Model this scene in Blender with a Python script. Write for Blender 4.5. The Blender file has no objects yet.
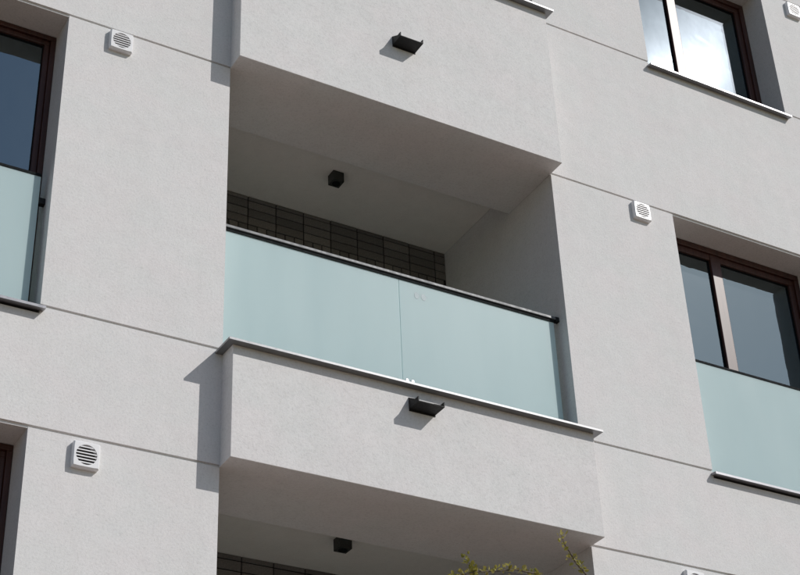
import bpy, math, random
from mathutils import Vector, Matrix

random.seed(7)
scene = bpy.context.scene
COL = scene.collection
R = math.radians

# ------------------------------------------------------------------ camera
YAW, PITCH, ROLL, F_PX = 0.5397, 0.5763, -0.0433, 1616.0
CAM = Vector((0.0, -7.6981, 1.6))
fwd = Vector((math.sin(YAW) * math.cos(PITCH), math.cos(YAW) * math.cos(PITCH), math.sin(PITCH)))
rgt = Vector((math.cos(YAW), -math.sin(YAW), 0))
upv = rgt.cross(fwd)
r2 = math.cos(ROLL) * rgt + math.sin(ROLL) * upv
u2 = -math.sin(ROLL) * rgt + math.cos(ROLL) * upv
cd = bpy.data.cameras.new('camera')
cam = bpy.data.objects.new('camera', cd)
COL.objects.link(cam)
m = Matrix((r2, u2, -fwd)).transposed().to_4x4()
m.translation = CAM
cam.matrix_world = m
cd.sensor_width = 36.0
cd.lens = 36.0 * F_PX / 800.0
cd.clip_start = 0.05
cd.clip_end = 2000
scene.camera = cam

# ------------------------------------------------------------------ sky and sun
SUN_AZ, SUN_EL = R(43.3), R(38.7)       # azimuth measured from -Y towards +X
sun_dir = Vector((math.sin(SUN_AZ) * math.cos(SUN_EL), -math.cos(SUN_AZ) * math.cos(SUN_EL), math.sin(SUN_EL)))
world = bpy.data.worlds.new('World')
scene.world = world
world.use_nodes = True
nt = world.node_tree
nt.nodes.clear()
out = nt.nodes.new('ShaderNodeOutputWorld')
bg = nt.nodes.new('ShaderNodeBackground')
sky = nt.nodes.new('ShaderNodeTexSky')
sky.sky_type = 'NISHITA'
sky.sun_disc = False
sky.sun_elevation = SUN_EL
sky.sun_rotation = math.atan2(sun_dir.x, sun_dir.y)
sky.air_density = 1.0
sky.dust_density = 0.6
bg.inputs['Strength'].default_value = 0.11
nt.links.new(sky.outputs[0], bg.inputs['Color'])
nt.links.new(bg.outputs[0], out.inputs['Surface'])

sl = bpy.data.lights.new('sun', 'SUN')
sl.energy = 3.9
sl.angle = R(0.53)
sl.color = (1.0, 0.965, 0.925)
sun = bpy.data.objects.new('sun', sl)
COL.objects.link(sun)
sun.rotation_euler = (-sun_dir).to_track_quat('-Z', 'Y').to_euler()
sun.location = (20, -30, 30)

scene.view_settings.view_transform = 'Standard'
scene.view_settings.look = 'None'
scene.view_settings.gamma = 1.0
scene.view_settings.use_curve_mapping = False
scene.view_settings.exposure = -0.30
scene.render.engine = 'CYCLES'
scene.cycles.max_bounces = 10
scene.cycles.diffuse_bounces = 6
scene.cycles.caustics_reflective = False

# ------------------------------------------------------------------ materials
MAT = {}


def new_mat(name):
    mt = bpy.data.materials.new(name)
    mt.use_nodes = True
    t = mt.node_tree
    t.nodes.clear()
    o = t.nodes.new('ShaderNodeOutputMaterial')
    MAT[name] = mt
    return mt, t, o


def N(t, kind, **kw):
    n = t.nodes.new(kind)
    for k, v in kw.items():
        if k in n.inputs:
            n.inputs[k].default_value = v
        else:
            setattr(n, k, v)
    return n


def L(t, a, b):
    t.links.new(a, b)


def coords(t):
    return N(t, 'ShaderNodeTexCoord').outputs['Object']


def ramp(t, fac, stops):
    n = t.nodes.new('ShaderNodeValToRGB')
    els = n.color_ramp.elements
    while len(els) < len(stops):
        els.new(0.5)
    for e, (p, c) in zip(els, stops):
        e.position = p
        e.color = c if len(c) == 4 else (*c, 1)
    L(t, fac, n.inputs[0])
    return n.outputs[0]


def mixc(t, fac, a, b, mode='MIX'):
    n = N(t, 'ShaderNodeMix', data_type='RGBA', blend_type=mode)
    for s, v in ((n.inputs[0], fac), (n.inputs[6], a), (n.inputs[7], b)):
        if hasattr(v, 'links'):
            L(t, v, s)
        elif isinstance(v, (int, float)):
            s.default_value = v
        else:
            s.default_value = (*v, 1) if len(v) == 3 else v
    return n.outputs[2]


def noise(t, vec, scale, detail=4.0, rough=0.55):
    n = N(t, 'ShaderNodeTexNoise', Scale=scale, Detail=detail, Roughness=rough)
    L(t, vec, n.inputs['Vector'])
    return n.outputs['Fac']


def mapping(t, vec, scale):
    n = N(t, 'ShaderNodeMapping')
    n.inputs['Scale'].default_value = scale
    L(t, vec, n.inputs['Vector'])
    return n.outputs[0]


def plaster(name, base, grain=1.0):
    mt, t, o = new_mat(name)
    v = coords(t)
    big = noise(t, v, 1.1, 5, 0.6)
    mid = noise(t, v, 9.0, 4, 0.65)
    fine = noise(t, v, 70.0, 3, 0.7)
    xf = noise(t, v, 210.0, 2, 0.7)
    streak = noise(t, mapping(t, v, (7.0, 7.0, 0.35)), 1.0, 4, 0.6)
    d = lambda f: tuple(c * f for c in base)
    col = ramp(t, big, [(0.3, d(0.975)), (0.7, d(1.02))])
    c2 = ramp(t, mid, [(0.3, (0.965,) * 3), (0.7, (1.02,) * 3)])
    c3 = ramp(t, fine, [(0.28, (0.87, 0.87, 0.865)), (0.5, (1, 1, 1)), (0.75, (1.035,) * 3)])
    c4 = ramp(t, streak, [(0.33, (0.984, 0.983, 0.980)), (0.6, (1, 1, 1))])
    col = mixc(t, 1.0, col, c2, 'MULTIPLY')
    col = mixc(t, grain, col, c3, 'MULTIPLY')
    col = mixc(t, 1.0, col, c4, 'MULTIPLY')
    scr = noise(t, mapping(t, v, (26.0, 26.0, 85.0)), 1.0, 3, 0.55)
    c5 = ramp(t, scr, [(0.24, (0.86, 0.855, 0.85)), (0.36, (1, 1, 1))])
    patch = noise(t, mapping(t, v, (1.0, 1.0, 1.4)), 2.6, 2, 0.5)
    c6 = ramp(t, patch, [(0.38, (1.008, 0.994, 0.994)), (0.62, (0.985, 0.995, 0.99))])
    col = mixc(t, grain, col, c5, 'MULTIPLY')
    col = mixc(t, grain, col, c6, 'MULTIPLY')
    b = N(t, 'ShaderNodeBsdfPrincipled', Roughness=0.92)
    b.inputs['Specular IOR Level'].default_value = 0.2
    L(t, col, b.inputs['Base Color'])
    add = N(t, 'ShaderNodeMath', operation='ADD')
    L(t, fine, add.inputs[0])
    L(t, xf, add.inputs[1])
    bp = N(t, 'ShaderNodeBump', Strength=0.28 * grain, Distance=0.004)
    L(t, add.outputs[0], bp.inputs['Height'])
    bp2 = N(t, 'ShaderNodeBump', Strength=0.12, Distance=0.02)
    L(t, mid, bp2.inputs['Height'])
    L(t, bp.outputs[0], bp2.inputs['Normal'])
    L(t, bp2.outputs[0], b.inputs['Normal'])
    L(t, b.outputs[0], o.inputs[0])


plaster('plaster', (0.70, 0.69, 0.685))
plaster('ceiling_paint', (0.82, 0.785, 0.735), 0.5)


def simple(name, base, rough=0.5, metal=0.0, spec=0.5, var=0.12, scale=14.0, bump=0.0, bscale=60.0):
    mt, t, o = new_mat(name)
    v = coords(t)
    f = noise(t, v, scale, 5, 0.6)
    col = ramp(t, f, [(0.3, tuple(c * (1 - var) for c in base)), (0.7, tuple(c * (1 + var) for c in base))])
    b = N(t, 'ShaderNodeBsdfPrincipled', Roughness=rough, Metallic=metal)
    b.inputs['Specular IOR Level'].default_value = spec
    L(t, col, b.inputs['Base Color'])
    rr = ramp(t, noise(t, v, scale * 2.3, 4, 0.6), [(0.3, (rough * 0.85,) * 3), (0.7, (min(1, rough * 1.2),) * 3)])
    L(t, rr, b.inputs['Roughness'])
    if bump:
        bp = N(t, 'ShaderNodeBump', Strength=bump, Distance=0.003)
        L(t, noise(t, v, bscale, 4, 0.6), bp.inputs['Height'])
        L(t, bp.outputs[0], b.inputs['Normal'])
    L(t, b.outputs[0], o.inputs[0])
    return mt


simple('zinc', (0.22, 0.223, 0.23), 0.33, 0.55, var=0.10, scale=9)
simple('sill_metal', (0.27, 0.27, 0.285), 0.41, 0.6, var=0.10, scale=9)
simple('steel', (0.115, 0.12, 0.125), 0.5, 0.2, var=0.03)
simple('chrome', (0.75, 0.76, 0.77), 0.25, 0.9, var=0.04)
simple('dark_metal', (0.011, 0.0115, 0.012), 0.6, 0.0, spec=0.3, var=0.2, scale=30)
simple('lamp_paint', (0.022, 0.025, 0.022), 0.5, 0.0, var=0.2, scale=30)
simple('rubber', (0.012, 0.014, 0.015), 0.8, 0.0, spec=0.1)
simple('vent_plastic', (0.74, 0.74, 0.75), 0.4, 0.0, var=0.03, scale=25)
simple('vent_dark', (0.008, 0.007, 0.008), 0.9, spec=0.1)
simple('mortar', (0.022, 0.021, 0.020), 0.9, spec=0.1)
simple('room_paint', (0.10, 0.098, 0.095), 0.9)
simple('floor_screed', (0.52, 0.49, 0.45), 0.8)
simple('roofing', (0.10, 0.10, 0.10), 0.9)
simple('bark', (0.11, 0.085, 0.06), 0.9, var=0.35, scale=25, bump=0.6, bscale=35)
simple('paving', (0.32, 0.25, 0.21), 0.9, var=0.15, scale=2.0, bump=0.3)
simple('kerb_stone', (0.36, 0.35, 0.33), 0.9, var=0.12, scale=6, bump=0.3)
simple('turf', (0.09, 0.10, 0.045), 0.95, var=0.4, scale=0.6, bump=0.5, bscale=9)
simple('sticker_film', (0.45, 0.53, 0.545), 0.16, spec=0.28, var=0.05)

# brick: each brick keeps its own tone
mt, t, o = new_mat('brick')
v = coords(t)
oi = N(t, 'ShaderNodeObjectInfo')
tone = ramp(t, oi.outputs['Random'], [(0.0, (0.125, 0.115, 0.110)), (0.5, (0.17, 0.155, 0.147)), (1.0, (0.22, 0.20, 0.188))])
sp = ramp(t, noise(t, v, 90, 4, 0.65), [(0.3, (0.72, 0.72, 0.72)), (0.7, (1.2, 1.18, 1.15))])
b = N(t, 'ShaderNodeBsdfPrincipled', Roughness=0.72)
L(t, mixc(t, 1.0, tone, sp, 'MULTIPLY'), b.inputs['Base Color'])
bp = N(t, 'ShaderNodeBump', Strength=0.5, Distance=0.003)
L(t, noise(t, v, 60, 4, 0.6), bp.inputs['Height'])
L(t, bp.outputs[0], b.inputs['Normal'])
L(t, b.outputs[0], o.inputs[0])

# stained timber of the window frames
mt, t, o = new_mat('frame_wood')
v = coords(t)
g = noise(t, mapping(t, v, (40, 40, 3)), 1.0, 5, 0.65)
col = ramp(t, g, [(0.3, (0.030, 0.010, 0.007)), (0.55, (0.058, 0.020, 0.014)), (0.75, (0.095, 0.04, 0.029))])
b = N(t, 'ShaderNodeBsdfPrincipled', Roughness=0.42)
b.inputs['Specular IOR Level'].default_value = 0.5
L(t, col, b.inputs['Base Color'])
bp = N(t, 'ShaderNodeBump', Strength=0.08, Distance=0.002)
L(t, g, bp.inputs['Height'])
L(t, bp.outputs[0], b.inputs['Normal'])
L(t, b.outputs[0], o.inputs[0])

# double glazing: see-through, reflective, with a thin film of dust that scatters the sun
mt, t, o = new_mat('glazing')
v = coords(t)
tr = N(t, 'ShaderNodeBsdfTransparent', Color=(0.45, 0.50, 0.50, 1))
gl = N(t, 'ShaderNodeBsdfGlossy', Roughness=0.02, Color=(0.70, 0.92, 1.0, 1))
du = N(t, 'ShaderNodeBsdfGlossy', Roughness=0.19, Color=(0.77, 0.86, 1, 1))
fr = N(t, 'ShaderNodeFresnel', IOR=2.95)
bp = N(t, 'ShaderNodeBump', Strength=0.02, Distance=0.05)
wave = N(t, 'ShaderNodeTexNoise', Scale=3.0, Detail=1.0, Distortion=1.5)
L(t, v, wave.inputs['Vector'])
L(t, wave.outputs['Fac'], bp.inputs['Height'])
L(t, bp.outputs[0], gl.inputs['Normal'])
m1 = N(t, 'ShaderNodeMixShader')
L(t, fr.outputs[0], m1.inputs[0])
L(t, tr.outputs[0], m1.inputs[1])
L(t, gl.outputs[0], m1.inputs[2])
dirt = ramp(t, noise(t, mapping(t, v, (3, 3, 1.2)), 2.0, 6, 0.7), [(0.3, (0.0034,) * 3), (0.7, (0.0048,) * 3)])
m2 = N(t, 'ShaderNodeMixShader')
L(t, dirt, m2.inputs[0])
L(t, m1.outputs[0], m2.inputs[1])
L(t, du.outputs[0], m2.inputs[2])
L(t, m2.outputs[0], o.inputs[0])

# milky laminated glass of the guards
mt, t, o = new_mat('milk_glass')
v = coords(t)
f = noise(t, mapping(t, v, (2.6, 2.6, 0.6)), 1.5, 4, 0.55)
col = ramp(t, f, [(0.3, (0.735, 0.885, 0.90)), (0.7, (0.80, 0.94, 0.95))])
b = N(t, 'ShaderNodeBsdfPrincipled', Roughness=0.16)
b.inputs['Specular IOR Level'].default_value = 0.28
L(t, col, b.inputs['Base Color'])
tl = N(t, 'ShaderNodeBsdfTranslucent', Color=(0.80, 0.90, 0.90, 1))
mx = N(t, 'ShaderNodeMixShader', Fac=0.5)
L(t, b.outputs[0], mx.inputs[1])
L(t, tl.outputs[0], mx.inputs[2])
L(t, mx.outputs[0], o.inputs[0])

# spring leaves
mt, t, o = new_mat('young_leaf')
v = coords(t)
f = noise(t, v, 16, 3, 0.6)
col = ramp(t, f, [(0.3, (0.19, 0.19, 0.03)), (0.5, (0.32, 0.29, 0.055)), (0.72, (0.45, 0.38, 0.13))])
b = N(t, 'ShaderNodeBsdfPrincipled', Roughness=0.5)
L(t, col, b.inputs['Base Color'])
tl = N(t, 'ShaderNodeBsdfTranslucent')
L(t, col, tl.inputs['Color'])
mx = N(t, 'ShaderNodeMixShader', Fac=0.35)
L(t, b.outputs[0], mx.inputs[1])
L(t, tl.outputs[0], mx.inputs[2])
L(t, mx.outputs[0], o.inputs[0])


# ------------------------------------------------------------------ mesh helpers
class MB:
    def __init__(self):
        self.v, self.f = [], []

    def quad(self, a, b, c, d):
        n = len(self.v)
        self.v += [tuple(a), tuple(b), tuple(c), tuple(d)]
        self.f.append((n, n + 1, n + 2, n + 3))
        return self

    def box(self, x0, x1, y0, y1, z0, z1):
        n = len(self.v)
        self.v += [(x0, y0, z0), (x1, y0, z0), (x1, y1, z0), (x0, y1, z0),
                   (x0, y0, z1), (x1, y0, z1), (x1, y1, z1), (x0, y1, z1)]
        for q in ((0, 3, 2, 1), (4, 5, 6, 7), (0, 1, 5, 4), (1, 2, 6, 5), (2, 3, 7, 6), (3, 0, 4, 7)):
            self.f.append(tuple(n + i for i in q))
        return self

    def prism_x(self, prof, x0, x1):
        """closed profile of (y, z) extruded along x"""
        n, k = len(self.v), len(prof)
        self.v += [(x0, y, z) for y, z in prof] + [(x1, y, z) for y, z in prof]
        for i in range(k):
            j = (i + 1) % k
            self.f.append((n + i, n + j, n + k + j, n + k + i))
        self.f.append(tuple(n + k - 1 - i for i in range(k)))
        self.f.append(tuple(n + k + i for i in range(k)))
        return self

    def prism_y(self, prof, y0, y1):
        """closed profile of (x, z) extruded along y"""
        n, k = len(self.v), len(prof)
        self.v += [(x, y0, z) for x, z in prof] + [(x, y1, z) for x, z in prof]
        for i in range(k):
            j = (i + 1) % k
            self.f.append((n + i, n + j, n + k + j, n + k + i))
        self.f.append(tuple(n + k - 1 - i for i in range(k)))
        self.f.append(tuple(n + k + i for i in range(k)))
        return self

    def tube(self, pts, rad, sides=7):
        rings = []
        for i, p in enumerate(pts):
            p = Vector(p)
            a = Vector(pts[max(0, i - 1)])
            c = Vector(pts[min(len(pts) - 1, i + 1)])
            d = (c - a).normalized()
            s = d.cross(Vector((0.31, 0.87, 0.38))).normalized()
            q = d.cross(s)
            ring = []
            for k in range(sides):
                an = 2 * math.pi * k / sides
                ring.append(len(self.v))
                self.v.append(tuple(p + (s * math.cos(an) + q * math.sin(an)) * rad[i]))
            rings.append(ring)
        for r0, r1 in zip(rings, rings[1:]):
            for k in range(sides):
                j = (k + 1) % sides
                self.f.append((r0[k], r0[j], r1[j], r1[k]))
        self.f.append(tuple(reversed(rings[0])))
        self.f.append(tuple(rings[-1]))
        return self

    def mesh(self, name):
        me = bpy.data.meshes.new(name)
        me.from_pydata(self.v, [], self.f)
        me.update()
        import bmesh
        bm = bmesh.new()
        bm.from_mesh(me)
        bmesh.ops.recalc_face_normals(bm, faces=bm.faces)
        bm.to_mesh(me)
        bm.free()
        return me

    def build(self, name, mat, parent=None, bevel=0.0, smooth=False, loc=None):
        me = self.mesh(name)
        me.materials.append(MAT[mat])
        ob = bpy.data.objects.new(name, me)
        COL.objects.link(ob)
        if parent:
            ob.parent = parent
        if loc:
            ob.location = loc
        if smooth:
            for p in me.polygons:
                p.use_smooth = True
        if bevel:
            bv = ob.modifiers.new('bevel', 'BEVEL')
            bv.width = bevel
            bv.segments = 2
            bv.limit_method = 'ANGLE'
        return ob


def empty(name, loc, parent=None):
    e = bpy.data.objects.new(name, None)
    e.location = loc
    e.empty_display_size = 0.2
    COL.objects.link(e)
    if parent:
        e.parent = parent
    return e


def tag(ob, label=None, cat=None, group=None, kind=None):
    if label:
        ob['label'] = label
    if cat:
        ob['category'] = cat
    if group:
        ob['group'] = group
    if kind:
        ob['kind'] = kind
    return ob


def copy_tree(ob, parent=None):
    c = ob.copy()
    COL.objects.link(c)
    c.parent = parent
    for ch in list(ob.children):
        copy_tree(ch, c)
    return c


# ------------------------------------------------------------------ dimensions (metres)
XL, XR = 3.3504, 5.9638            # sides of the loggia stack
D = 0.151                          # how far the parapets stand proud of the wall
YB, YR = 0.573, 1.5194             # back of the downstand beam, face of the brick wall
B = {-1: 2.834, 0: 5.834, 1: 8.834, 2: 11.834, 3: 14.834}   # undersides of the parapets
T = {-1: 3.618, 0: 6.618, 1: 10.383, 2: 12.618}              # sill level of each storey
CAP = {-1: 3.590, 0: 6.590, 1: 10.327, 2: 12.59}             # top of the copings
CEIL = 0.211                       # loggia ceiling above the beam's underside
WIN_L = (0.72, 2.2146)
WIN_R = (7.10, 8.58)
X0, X1, ZTOP, YBACK = -6.0, 15.0, 15.2, 11.0

# ------------------------------------------------------------------ ground
MB().box(-150, 150, -150, 150, -0.6, 0.0).build('ground', 'turf')['kind'] = 'structure'
pv = MB().box(-40, 40, -14.0, 0.4, -0.4, 0.06).build('pavement', 'paving')
pv['kind'] = 'structure'
k = MB().box(-40, 40, -14.15, -14.003, -0.3, 0.12).build('kerb', 'kerb_stone', pv, bevel=0.01)

# ------------------------------------------------------------------ the building
bld = empty('apartment_building', (4.65, 0, 0))
tag(bld, 'light grey rendered apartment building with stacked loggias and brown framed windows', 'building')
OFF = (-4.65, 0, 0)


def part(mb, name, mat, parent=None, bevel=0.0, smooth=False):
    """a part whose mesh is written in building coordinates"""
    ob = mb.build(name, mat, parent or bld, bevel, smooth)
    if parent is None or parent is bld:
        ob.location = OFF
    return ob


# facade: a relief of cells with real grooves, openings and reveals
openings = []
for s in (-1, 0, 1):
    for (a, b_) in (WIN_L, WIN_R):
        openings.append((a, b_, T[s] - 0.055, B[s + 1] - 0.002, 0.36))
openings.append((XL, XR, B[-1] + 0.05, T[2] - 0.1, 1.62))
GH = 0.017
grooves = [(B[s] - 0.002, B[s] - 0.002 + GH) for s in (-1, 0, 1, 2)] + [(T[s] - 0.007, T[s] - 0.007 + GH) for s in (-1, 0, 1, 2)]
xs = sorted(set([X0, X1] + [o_[0] for o_ in openings] + [o_[1] for o_ in openings]))
zs = sorted(set([0.0, ZTOP] + [z for o_ in openings for z in o_[2:4]] + [z for g_ in grooves for z in g_]))


def cell_depth(i, j):
    if i < 0 or j < 0 or i >= len(xs) - 1 or j >= len(zs) - 1:
        return 0.0
    xc, zc = (xs[i] + xs[i + 1]) / 2, (zs[j] + zs[j + 1]) / 2
    for o_ in openings:
        if o_[0] < xc < o_[1] and o_[2] < zc < o_[3]:
            return o_[4]
    for g_ in grooves:
        if g_[0] < zc < g_[1]:
            return 0.013
    return 0.0


fac = MB()
for i in range(len(xs) - 1):
    for j in range(len(zs) - 1):
        d0 = cell_depth(i, j)
        xa, xb, za, zb = xs[i], xs[i + 1], zs[j], zs[j + 1]
        if d0 < 0.1:
            fac.quad((xa, d0, za), (xb, d0, za), (xb, d0, zb), (xa, d0, zb))
        if i + 1 < len(xs) - 1:
            d1 = cell_depth(i + 1, j)
            if d1 != d0:
                fac.quad((xb, d0, za), (xb, d1, za), (xb, d1, zb), (xb, d0, zb))
        if j + 1 < len(zs) - 1:
            d1 = cell_depth(i, j + 1)
            if d1 != d0:
                fac.quad((xa, d0, zb), (xb, d0, zb), (xb, d1, zb), (xa, d1, zb))
part(fac, 'facade_wall', 'plaster')
sh = MB()
sh.quad((X0, 0, 0), (X0, YBACK, 0), (X0, YBACK, ZTOP), (X0, 0, ZTOP))
sh.quad((X1, 0, 0), (X1, YBACK, 0), (X1, YBACK, ZTOP), (X1, 0, ZTOP))
sh.quad((X0, YBACK, 0), (X1, YBACK, 0), (X1, YBACK, ZTOP), (X0, YBACK, ZTOP))
part(sh, 'side_wall', 'plaster')
part(MB().box(X0 - 0.05, X1 + 0.05, -0.05, YBACK + 0.05, ZTOP + 0.002, ZTOP + 0.12), 'roof', 'roofing')

# ---- loggias: parapet + beam + slab in one casting, coping, bricks, guard
for s in (-1, 0, 1, 2):
    zb, zt = B[s], CAP[s] - 0.004
    zc = zb + CEIL
    zf = zb + 0.60
    prof = [(-D, zb), (YB, zb), (YB, zc), (1.62, zc), (1.62, zf), (0.14, zf), (0.14, zt), (-D, zt)]
    pp = part(MB().prism_x(prof, XL, XR), 'parapet', 'plaster', bevel=0.003)
    cz = CAP[s]
    cp = MB()
    # folded sheet: top with a slight fall, front lip with a drip
    ov = 0.056
    cp.prism_x([(-D - ov, cz - 0.001), (0.16, cz + 0.013), (0.16, cz + 0.009), (0.15, cz - 0.003), (-D - ov + 0.01, cz - 0.0155),
                (-D - ov, cz - 0.0155)], XL - 0.048, XR + 0.042)
    c_ = cp.build('coping', 'zinc', pp)
    for cx in (4.508, 4.548):
        MB().box(cx, cx + 0.022, -D - 0.045, -D - 0.02, cz + 0.0015, cz + 0.024).build('joint_clip', 'chrome', pp, 0.003)

# ceiling paint boards under each slab (between beam and brick wall)
for s in (0, 1, 2):
    zc = B[s] + CEIL
    part(MB().box(XL + 0.002, XR - 0.002, YB + 0.002, YR + 0.05, zc - 0.004, zc + 0.01), 'ceiling', 'ceiling_paint')
for s in (-1, 0, 1):
    zf = B[s] + 0.60
    part(MB().box(XL + 0.002, XR - 0.002, 0.142, YR + 0.04, zf, zf + 0.02), 'balcony_floor', 'floor_screed')

# bricks in stack bond, soldier course below
PITCH_X, PITCH_Z, JT = 0.2385, 0.0755, 0.0085
bx0 = 4.197 - 4 * PITCH_X


def brick_mesh(w, h):
    e = 0.003
    mb = MB()
    x0, x1, z0, z1 = -w / 2, w / 2, -h / 2, h / 2
    mb.v = [(x0, 0.018, z0), (x1, 0.018, z0), (x1, 0.018, z1), (x0, 0.018, z1),
            (x0, e, z0), (x1, e, z0), (x1, e, z1), (x0, e, z1),
            (x0 + e, 0, z0 + e), (x1 - e, 0, z0 + e), (x1 - e, 0, z1 - e), (x0 + e, 0, z1 - e)]
    mb.f = [(8, 9, 10, 11), (4, 5, 9, 8), (5, 6, 10, 9), (6, 7, 11, 10), (7, 4, 8, 11),
            (0, 1, 5, 4), (1, 2, 6, 5), (2, 3, 7, 6), (3, 0, 4, 7)]
    me = mb.mesh('brick')
    me.materials.append(MAT['brick'])
    return me


cache = {}


def put_brick(parent, xa, xb, za, zb):
    key = (round(xb - xa, 3), round(zb - za, 3))
    if key not in cache:
        cache[key] = brick_mesh(*key)
    ob = bpy.data.objects.new('brick', cache[key])
    COL.objects.link(ob)
    ob.parent = parent
    ob.location = ((xa + xb) / 2, YR + random.uniform(-0.0016, 0.0016), (za + zb) / 2)


for s in (-1, 0, 1):
    zc = B[s + 1] + CEIL - 0.004
    zf = B[s] + 0.62
    bw = part(MB().box(XL + 0.001, XR - 0.001, YR + 0.009, YR + 0.09, zf + 0.001, zc + 0.003), 'brick_wall', 'mortar')
    # course lines measured down from the ceiling
    courses = []
    z = zc - 0.001
    courses.append((z - 0.032, z))
    z -= 0.032 + JT
    nfull = 3
    for _ in range(nfull):
        courses.append((z - (PITCH_Z - JT), z))
        z -= PITCH_Z
    for (za, zb) in courses:
        n = 0
        while True:
            xa = bx0 + n * PITCH_X
            xb = xa + PITCH_X - JT
            n += 1
            xa, xb = max(xa, XL + 0.004), min(xb, XR - 0.004)
            if xa >= XR - 0.03:
                break
            if xb - xa > 0.02:
                put_brick(bw, xa, xb, za, zb)
    ps = PITCH_X / 3
    n = 0
    while True:                                            # soldier course
        xa = bx0 + n * ps
        xb = xa + ps - JT
        n += 1
        xa, xb = max(xa, XL + 0.004), min(xb, XR - 0.004)
        if xa >= XR - 0.02:
            break
        if xb - xa > 0.015:
            put_brick(bw, xa, xb, z - 0.2275, z)
    z -= 0.2385
    low = MB()                                             # courses hidden behind the guard
    e = 0.003
    while z - 0.06 > zf:
        n = 0
        while True:
            xa = bx0 + n * PITCH_X
            xb = xa + PITCH_X - JT
            n += 1
            xa, xb = max(xa, XL + 0.004), min(xb, XR - 0.004)
            if xa >= XR - 0.03:
                break
            if xb - xa > 0.02:
                low.box(xa, xb, YR, YR + 0.015, z - (PITCH_Z - JT), z)
        z -= PITCH_Z
    lo = low.build('brick_courses', 'brick', bw)
    lo['kind'] = 'stuff'

# glass guards of the loggias without a full-height parapet
GY = 0.10
for s in (-1, 0):
    dz = 3.0 * s
    gd = empty('glass_balustrade', (XL + 1.3 - 4.65, GY, 6.59 + dz), bld)
    o3 = Vector((XL + 1.3, GY, 6.59 + dz))

    def gp(mb, name, mat, bevel=0.0):
        ob = mb.build(name, mat, gd, bevel)
        ob.location = -o3
        return ob
    gp(MB().box(XL + 0.008, 4.657, GY - 0.006, GY + 0.006, 6.60 + dz, 7.588 + dz), 'glass_panel', 'milk_glass', 0.001)
    gp(MB().box(4.6605, 5.918, GY - 0.006, GY + 0.006, 6.60 + dz, 7.588 + dz), 'glass_panel', 'milk_glass', 0.002)
    gp(MB().box(XL + 0.003, 5.928, GY - 0.021, GY + 0.021, 7.590 + dz, 7.612 + dz), 'handrail', 'steel', 0.003)
    gp(MB().box(XL + 0.003, 5.92, GY - 0.012, GY + 0.012, 7.568 + dz, 7.591 + dz), 'rubber_gasket', 'rubber')
    gp(MB().box(5.929, XR - 0.001, GY - 0.018, GY + 0.018, 7.580 + dz, 7.618 + dz), 'wall_bracket', 'dark_metal', 0.003)
    for cx, hz in ((3.75, 0.06), (4.705, 0.165), (4.732, 0.172), (5.5, 0.06)):
        gp(MB().box(cx, cx + 0.017, GY - 0.02, GY + 0.02, 6.606 + dz, 6.606 + hz + dz), 'clamp', 'chrome', 0.004)
    if s == 0:
        for (cx, rx) in ((4.795, 0.019), (4.850, 0.021)):
            ring = [(cx + rx * math.cos(a * math.pi / 8), 7.475 + 0.026 * math.sin(a * math.pi / 8)) for a in range(16)]
            gp(MB().prism_y(ring, GY - 0.0072, GY - 0.0062), 'sticker', 'sticker_film')

# ---- windows
FY = 0.235


def ring_frame(x0, x1, z0, z1, w, y0, y1, wb=None):
    mb = MB()
    wb = wb or w
    mb.box(x0, x1, y0, y1, z1 - w, z1)
    mb.box(x0, x1, y0, y1, z0, z0 + wb)
    mb.box(x0, x0 + w, y0, y1, z0 + wb, z1 - w)
    mb.box(x1 - w, x1, y0, y1, z0 + wb, z1 - w)
    return mb


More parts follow.
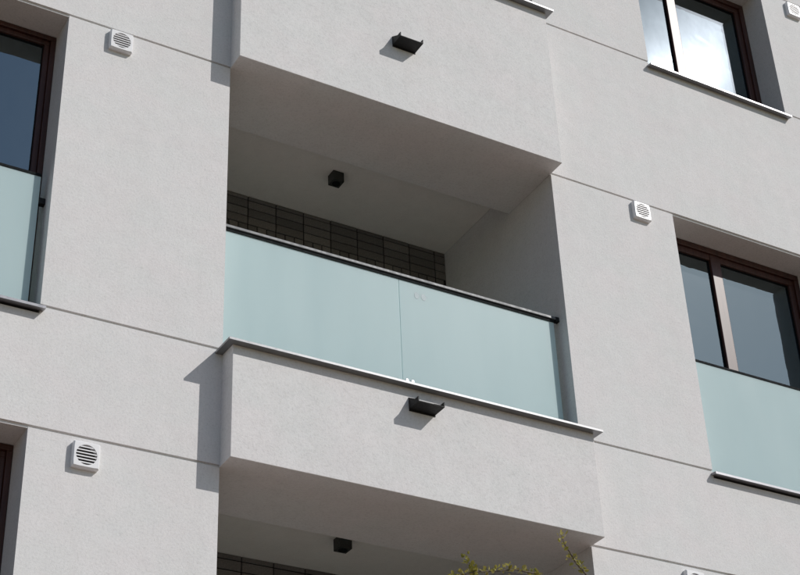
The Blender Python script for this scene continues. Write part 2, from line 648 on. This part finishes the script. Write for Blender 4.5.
def window(x0, x1, s, split, guard, fw, rw):
    z0, z1 = T[s] - 0.055, B[s + 1] - 0.004
    w = empty('window', ((x0 + x1) / 2 - 4.65, FY, z0), bld)
    o3 = Vector(((x0 + x1) / 2, FY, z0))

    def wp(mb, name, mat, bevel=0.0):
        ob = mb.build(name, mat, w, bevel)
        ob.location = -o3
        return ob
    zs0 = z0 + 0.07
    wp(ring_frame(x0 + 0.002, x1 - 0.002, zs0 - 0.02, z1 - 0.002, fw, FY, FY + 0.075, 0.06), 'frame', 'frame_wood', 0.004)
    wp(MB().box(split - 0.05, split + 0.05, FY + 0.013, FY + 0.07, zs0 + 0.041, z1 - fw - 0.003), 'mullion', 'frame_wood', 0.004)
    for side, (a, b_) in enumerate(((x0 + fw + 0.003, split - 0.0505), (split + 0.0505, x1 - fw - 0.003))):
        za, zb_ = zs0 + 0.042, z1 - fw - 0.004
        sa = MB()
        sa.box(a, b_, FY + 0.017, FY + 0.067, zb_ - rw, zb_)
        sa.box(a, b_, FY + 0.017, FY + 0.067, za, za + rw)
        if side == 0:
            sa.box(a, a + rw, FY + 0.017, FY + 0.067, za + rw, zb_ - rw)
            ga, gb = a + rw, b_
        else:
            sa.box(b_ - rw, b_, FY + 0.017, FY + 0.067, za + rw, zb_ - rw)
            ga, gb = a, b_ - rw
        wp(sa, 'sash', 'frame_wood', 0.004)
        wp(MB().box(ga - 0.004, gb + 0.004, FY + 0.040, FY + 0.046, za + rw - 0.004, zb_ - rw + 0.004), 'pane', 'glazing')
        wp(ring_frame(ga + 0.0005, gb - 0.0005, za + rw + 0.0005, zb_ - rw - 0.0005, 0.005, FY + 0.034, FY + 0.0395), 'glazing_gasket', 'rubber')
    # metal sill with fall, lip and end folds
    zt = CAP[s] if s != 1 else T[s] - 0.05
    sm = MB()
    so = 0.052
    sm.prism_x([(-so, zt - 0.002), (FY + 0.02, zt + 0.024), (FY + 0.02, zt + 0.020), (-0.0015, zt - 0.003), (-0.0015, zt - 0.010),
                (-so + 0.006, zt - 0.019), (-so, zt - 0.019)], x0 + 0.001, x1 - 0.001)
    for xa, xb in ((x0 - 0.020, x0 + 0.0005), (x1 - 0.0005, x1 + 0.020)):
        sm.prism_x([(-so, zt - 0.0015), (-0.0016, zt + 0.004), (-0.0016, zt - 0.0105), (-so, zt - 0.0195)], xa, xb)
    wp(sm, 'sill', 'sill_metal')
    # the room behind
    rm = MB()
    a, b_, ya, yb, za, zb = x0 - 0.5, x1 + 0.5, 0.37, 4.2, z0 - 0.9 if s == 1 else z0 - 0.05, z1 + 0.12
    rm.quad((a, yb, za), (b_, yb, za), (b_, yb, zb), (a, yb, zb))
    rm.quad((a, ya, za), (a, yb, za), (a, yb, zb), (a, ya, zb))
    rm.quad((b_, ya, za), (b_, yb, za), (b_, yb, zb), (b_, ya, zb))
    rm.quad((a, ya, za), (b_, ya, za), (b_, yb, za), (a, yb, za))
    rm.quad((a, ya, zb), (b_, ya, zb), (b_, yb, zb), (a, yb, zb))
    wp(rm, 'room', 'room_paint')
    if guard:
        g = empty('glass_guard', ((x0 + x1) / 2 - 4.65, GY, T[s]), bld)
        g3 = Vector(((x0 + x1) / 2, GY, T[s]))

        def gpp(mb, name, mat, bevel=0.0):
            ob = mb.build(name, mat, g, bevel)
            ob.location = -g3
            return ob
        zr = T[s] + 0.965
        gpp(MB().box(x0 + 0.047, x1 - 0.047, GY - 0.006, GY + 0.006, T[s] + 0.012, zr), 'glass_panel', 'milk_glass', 0.002)
        gpp(MB().box(x0 + 0.046, x1 - 0.046, GY - 0.010, GY + 0.010, zr - 0.004, zr + 0.016), 'handrail', 'rubber', 0.002)
        for zk in (T[s] + 0.035, T[s] + 0.80):
            for (xa, xb) in ((x0 + 0.001, x0 + 0.075), (x1 - 0.075, x1 - 0.001)):
                gpp(MB().box(xa, xb, GY - 0.004 + 0.011, GY + 0.045, zk - 0.022, zk + 0.022), 'clamp', 'dark_metal', 0.004)
    return w


for s in (-1, 0, 1):
    window(*WIN_L, s, 1.20, s < 1, 0.034, 0.036)
    window(*WIN_R, s, 7.705, s < 1, 0.05, 0.054)

# ------------------------------------------------------------------ vent covers
def make_vent():
    v_ = empty('vent_cover', (0, 0, 0))
    h = 0.078
    n = 24
    # plate with a round hole and chamfered rim
    rad = 0.061
    mb = MB()

    def sq(a, hh):
        c, s_ = math.cos(a), math.sin(a)
        k_ = hh / max(abs(c), abs(s_))
        # rounded corners
        rr = min(k_, hh * 1.37)
        return (c * rr, s_ * rr)
    angs = [2 * math.pi * i / n for i in range(n)]
    rings = []
    for (fn, y) in ((lambda a: sq(a, h), 0.0), (lambda a: sq(a, h), -0.030), (lambda a: sq(a, h - 0.006), -0.036),
                    (lambda a: (rad * math.cos(a), rad * math.sin(a)), -0.036),
                    (lambda a: (rad * math.cos(a), rad * math.sin(a)), -0.003)):
        ring = []
        for a in angs:
            x, z = fn(a)
            ring.append(len(mb.v))
            mb.v.append((x, y, z))
        rings.append(ring)
    for r0, r1 in zip(rings, rings[1:]):
        for i in range(n):
            j = (i + 1) % n
            mb.f.append((r0[i], r0[j], r1[j], r1[i]))
    mb.build('cover_plate', 'vent_plastic', v_)
    disc = MB()
    disc.v = [((rad + 0.004) * math.cos(a), -0.002, (rad + 0.004) * math.sin(a)) for a in angs]
    disc.f = [tuple(range(n))]
    disc.build('duct', 'vent_dark', v_)
    for i in range(6):
        zc = -0.0465 + i * 0.0186
        hw = math.sqrt(max(0.0, rad ** 2 - zc ** 2)) + 0.001
        MB().prism_x([(-0.0345, zc - 0.0032), (-0.028, zc - 0.0028), (-0.028, zc + 0.0028), (-0.0345, zc + 0.0032)], -hw, hw).build('slat', 'vent_plastic', v_)
    return v_


vents = [((2.566, 0, 8.736), 'white slatted vent cover beside the dark blue window, level with the lamp-lit loggia ceiling'),
         ((2.545, 0, 5.719), 'white slatted vent cover under the groove below the milky glass window guard, beside parapet shadow'),
         ((6.775, 0, 8.738), 'small white vent cover beside the window whose timber mullion is sunlit above milky glass'),
         ((8.948, 0, 11.719), 'small white vent cover beside the window that mirrors the glaring sun'),
         ((6.775, 0, 5.716), 'white vent cover under the groove below the sunlit sill of a glass-guarded window')]
vents[0] = (vents[0][0], 'white slatted vent cover on the pier between dark blue window and glass-fronted loggia')
v0 = make_vent()
for i, (loc, lab) in enumerate(vents):
    ob = v0 if i == 0 else copy_tree(v0)
    ob.location = loc
    tag(ob, lab, 'vent', 'vent covers on the facade')

# ------------------------------------------------------------------ drain spouts
def make_spout():
    e_ = empty('drain_spout', (0, 0, 0))
    w, dp, h, th = 0.095, 0.118, 0.042, 0.006
    MB().box(-w, w, -dp, 0.0, 0, th).build('channel_bottom', 'dark_metal', e_, 0.001)
    for sx in (-1, 1):
        xa, xb = sorted((sx * (w - th), sx * w))
        pr = [(0.0, th + 0.0005), (-dp, th + 0.0005), (-dp, 0.036), (-dp + 0.040, 0.036), (0.0, 0.084)]
        MB().prism_x(pr, xa, xb).build('channel_side', 'dark_metal', e_)
    MB().box(-w, w, -0.0035, -0.0005, -0.012, -0.0005).build('flange', 'dark_metal', e_)
    return e_


sp0 = make_spout()
for i, (loc, lab) in enumerate((
        ((4.640, -D, 9.407), 'dark metal drain spout on the plain parapet above the loggia, casting a slanted shadow'),
        ((4.642, -D, 6.424), 'dark metal drain spout close under the coping below the milky glass balustrade'))):
    ob = sp0 if i == 0 else copy_tree(sp0)
    ob.location = loc
    tag(ob, lab, 'drain spout', 'drain spouts on the parapets')

# ------------------------------------------------------------------ cube lamps on the loggia ceilings
def make_lamp():
    e_ = empty('ceiling_lamp', (0, 0, 0))
    h = 0.046
    mb = MB()
    mb.box(-h, h, -h, h, -0.088, -0.001)
    mb.build('housing', 'lamp_paint', e_, 0.003)
    ring = [(0.03 * math.cos(a * math.pi / 8), 0.03 * math.sin(a * math.pi / 8)) for a in range(16)]
    tb = MB()
    tb.tube([(0, 0, -0.0915), (0, 0, -0.0885)], [0.031, 0.031], 16)
    tb.build('lens', 'rubber', e_)
    return e_


l0 = make_lamp()
for i, (z, lab) in enumerate(((B[1] + CEIL - 0.004, 'small dark cube lamp on the loggia ceiling above the glass balustrade'),
                              (B[0] + CEIL - 0.004, 'small dark cube lamp half hidden behind the beam of the loggia below the balustrade'))):
    ob = l0 if i == 0 else copy_tree(l0)
    ob.location = (4.667, 0.968, z)
    tag(ob, lab, 'lamp', 'cube lamps on the loggia ceilings')

# ------------------------------------------------------------------ young tree in front of the wall
tree = empty('young_tree', (4.75, -1.55, 0.06))
tag(tree, 'young tree with thin twigs and yellow-green spring leaves in front of the wall', 'tree')
tb = Vector((4.75, -1.55, 0.06))


def P(x, y, z):
    return Vector((x, y, z)) - tb


trk = MB()
trk.tube([P(4.75, -1.55, 0.03), P(4.76, -1.54, 0.8), P(4.73, -1.53, 1.7), P(4.77, -1.5, 2.6), P(4.80, -1.45, 3.3), P(4.86, -1.36, 3.9)],
         [0.062, 0.05, 0.043, 0.036, 0.028, 0.018], 10)
trk.build('trunk', 'bark', tree, smooth=True)
twigs = []
twigs.append([P(4.86, -1.36, 3.9), P(4.93, -1.28, 4.35), P(4.90, -1.22, 4.68), P(4.80, -1.2, 4.87), P(4.66, -1.2, 4.945), P(4.52, -1.2, 4.945),
              P(4.40, -1.2, 4.915), P(4.26, -1.2, 4.885), P(4.13, -1.2, 4.832)])
twigs.append([P(4.93, -1.28, 4.35), P(5.03, -1.22, 4.75), P(4.985, -1.2, 4.99), P(4.915, -1.2, 5.06), P(4.885, -1.2, 5.11), P(4.855, -1.2, 5.15), P(4.843, -1.2, 5.20)])
twigs.append([P(4.26, -1.2, 4.885), P(4.25, -1.19, 4.93), P(4.222, -1.19, 4.955)])
limbs = [((4.77, -1.5, 2.6), (4.2, -1.9, 3.6), (3.95, -2.0, 4.05)), ((4.76, -1.52, 2.2), (5.4, -1.8, 3.1), (5.65, -1.9, 3.7)),
         ((4.80, -1.45, 3.3), (4.45, -1.15, 4.0), (4.25, -1.0, 4.4)), ((4.79, -1.47, 3.0), (5.2, -1.05, 3.8), (5.45, -0.9, 4.3)),
         ((4.74, -1.53, 1.9), (4.2, -1.3, 2.6), (3.85, -1.1, 3.2)), ((4.78, -1.49, 2.8), (4.9, -2.0, 3.5), (5.0, -2.25, 3.9)),
         ((4.86, -1.36, 3.9), (4.7, -1.5, 4.2), (4.62, -1.6, 4.4))]
for l_ in limbs:
    pts = [P(*l_[0]), P(*l_[0]).lerp(P(*l_[1]), 0.5) + Vector((0, 0, -0.06)), P(*l_[1]), P(*l_[2])]
    twigs.append(pts)
    for _ in range(4):
        st = pts[2].lerp(pts[3], random.random())
        d_ = Vector((random.uniform(-0.35, 0.35), random.uniform(-0.25, 0.25), random.uniform(-0.1, 0.18)))
        twigs.append([st, st + d_ * 0.5 + Vector((0, 0, 0.03)), st + d_])
for tw in twigs:
    n = len(tw)
    big = 0.013 if n == 4 else (0.0065 if n > 5 else 0.003)
    MB().tube(tw, [big * (1 - 0.72 * i / (n - 1)) + 0.0008 for i in range(n)], 6).build('branch', 'bark', tree, smooth=True)
leaf = MB()


def add_leaf(p, ln):
    a = Vector((random.uniform(-1, 1), random.uniform(-1, 1), random.uniform(-0.3, 1))).normalized()
    s_ = a.cross(Vector((random.uniform(-1, 1), random.uniform(-1, 1), random.uniform(-1, 1)))).normalized()
    nn = a.cross(s_)
    w_ = ln * random.uniform(0.26, 0.38)
    q = [p, p + a * ln * 0.35 + s_ * w_ + nn * ln * 0.08, p + a * ln * 0.75 + s_ * w_ * 0.75 + nn * ln * 0.05,
         p + a * ln - nn * ln * 0.12, p + a * ln * 0.75 - s_ * w_ * 0.75 + nn * ln * 0.05, p + a * ln * 0.35 - s_ * w_ + nn * ln * 0.08]
    k_ = len(leaf.v)
    leaf.v += [tuple(x) for x in q]
    leaf.f += [(k_, k_ + 1, k_ + 2, k_ + 3), (k_, k_ + 3, k_ + 4, k_ + 5)]


for ti, tw in enumerate(twigs):
    n = len(tw)
    for i in range(max(1, n - 6) if n > 5 else 1, n):
        a, c = tw[i - 1], tw[i]
        cnt = max(1, int((c - a).length / 0.034))
        for q in range(cnt):
            p = a.lerp(c, (q + random.random()) / cnt)
            for _ in range(random.choice((3, 6, 10, 14))):
                add_leaf(p + Vector((random.gauss(0, 0.011), random.gauss(0, 0.011), random.gauss(0, 0.011))), random.uniform(0.014, 0.034))
    for _ in range(9):
        add_leaf(tw[-1] + Vector((random.gauss(0, 0.013), random.gauss(0, 0.013), random.gauss(0, 0.012))), random.uniform(0.018, 0.036))
fo = leaf.build('crown', 'young_leaf', tree)
